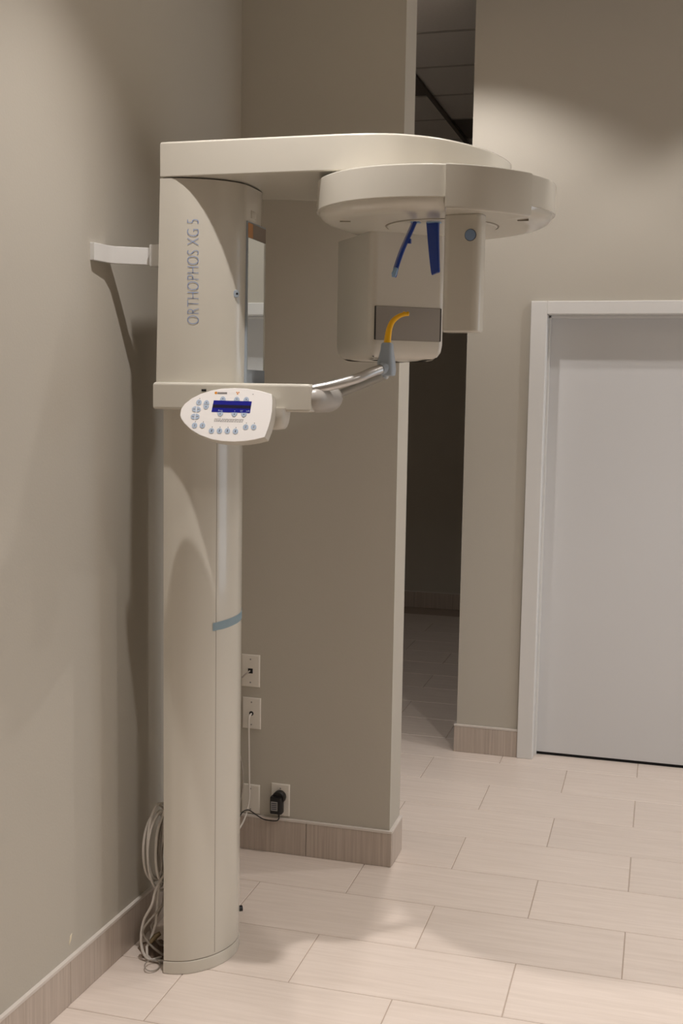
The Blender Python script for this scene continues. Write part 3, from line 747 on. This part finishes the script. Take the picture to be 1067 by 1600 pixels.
# coil of cable hanging behind the column, near the left wall
def coil(name, label, centre, rx, rz, turns, r, m, tilt, spread, seed, tail):
    rd = random.Random(seed); pts = []; n = 22
    ax = Vector((math.sin(tilt), math.cos(tilt), 0)); nx = Vector((ax.y, -ax.x, 0))
    for k in range(turns*n+1):
        a = 2*math.pi*k/n; tr = k/n
        w_ = rx*(0.82+0.18*math.sin(tr*2.1+seed)); h_ = rz*(0.86+0.14*math.cos(tr*1.7+seed))
        p_ = Vector(centre)+ax*(w_*math.sin(a))+Vector((0, 0, 1))*(h_*math.cos(a))+nx*(spread*(tr/turns-0.5)+0.004*math.sin(a*1.5+seed))
        pts.append(p_)
    pts += [Vector(t) for t in tail]
    return tag(link(name, tube(catmull(pts, 2), r, 6), m, None, 60), label, 'cable')
coil('cable_coil', 'coil of white cable hanging behind the foot of the column', (-1.345, -2.400, 0.325), 0.055, 0.135, 5, 0.0042, CABLEW, 0.5, 0.05, 1, [(-1.345, -2.43, 0.10), (-1.36, -2.46, 0.04), (-1.34, -2.47, 0.006), (-1.30, -2.40, 0.006)])
coil('cable_coil', 'coil of thinner grey cable tucked inside the white coil', (-1.330, -2.385, 0.310), 0.040, 0.105, 3, 0.0034, CABLEG, 0.3, 0.03, 4, [(-1.335, -2.40, 0.15), (-1.36, -2.43, 0.09), (-1.335, -2.42, 0.03), (-1.29, -2.36, 0.006)])
o = link('loose_cable', tube(catmull([(-1.30, -2.38, 0.30), (-1.335, -2.44, 0.22), (-1.345, -2.455, 0.17), (-1.372, -2.455, 0.115), (-1.376, -2.465, 0.06), (-1.362, -2.472, 0.02), (-1.335, -2.47, 0.006), (-1.29, -2.46, 0.006)], 6), 0.0042, 8), CABLEW, None, 60)
tag(o, 'loose white cable looping down to the floor by the skirting', 'cable')
o = link('loose_cable', tube(catmull([(-1.295, -2.42, 0.20), (-1.325, -2.450, 0.155), (-1.362, -2.470, 0.105), (-1.366, -2.465, 0.075), (-1.345, -2.455, 0.04), (-1.31, -2.44, 0.01), (-1.29, -2.42, 0.006)], 6), 0.0034, 8), CABLEG, None, 60)
tag(o, 'loose grey cable crossing the white one above the skirting', 'cable')
wl = []
for k in range(27):
    a = 2*math.pi*k/20+0.4; wl.append((-1.322+0.020*math.cos(a), -2.503+0.030*math.sin(a), 0.004+0.010*math.sin(a/2)**2))
wl += [(-1.305, -2.47, 0.004), (-1.29, -2.45, 0.004)]
o = link('wire_loop', tube(catmull(wl, 2), 0.0019, 6), CABLEG, None, 60)
tag(o, 'small grey wire loop lying on the floor at the column corner', 'wire')
rg = bmesh.new(); rd = random.Random(5); base_, top_, mid_ = [], [], []
for k in range(26):
    a = 2*math.pi*k/26; r = 0.045*(0.75+0.35*rd.random())
    x, y = -1.358+r*1.2*math.cos(a), -2.405+r*1.35*math.sin(a)
    x = max(x, lw_x(y)+0.016)
    base_.append((x, y, 0.0005)); mid_.append((x*0.7-1.358*0.3, y*0.7-2.405*0.3, 0.010+0.012*rd.random())); top_.append((x*0.3-1.358*0.7, y*0.3-2.405*0.7, 0.018+0.012*rd.random()))
loft([base_, mid_, top_], rg)
tag(link('dust_rag', rg, RUST, None, 70), 'crumpled brown rag on the floor under the cables', 'rag')
tag(link('hose_fitting', tube([(-1.352, -2.455, 0.050), (-1.340, -2.44, 0.066), (-1.330, -2.43, 0.072)], 0.007, 10, rad=[0.006, 0.0085, 0.006]), BRASS, None, 45), 'small brass fitting among the cables', 'fitting')
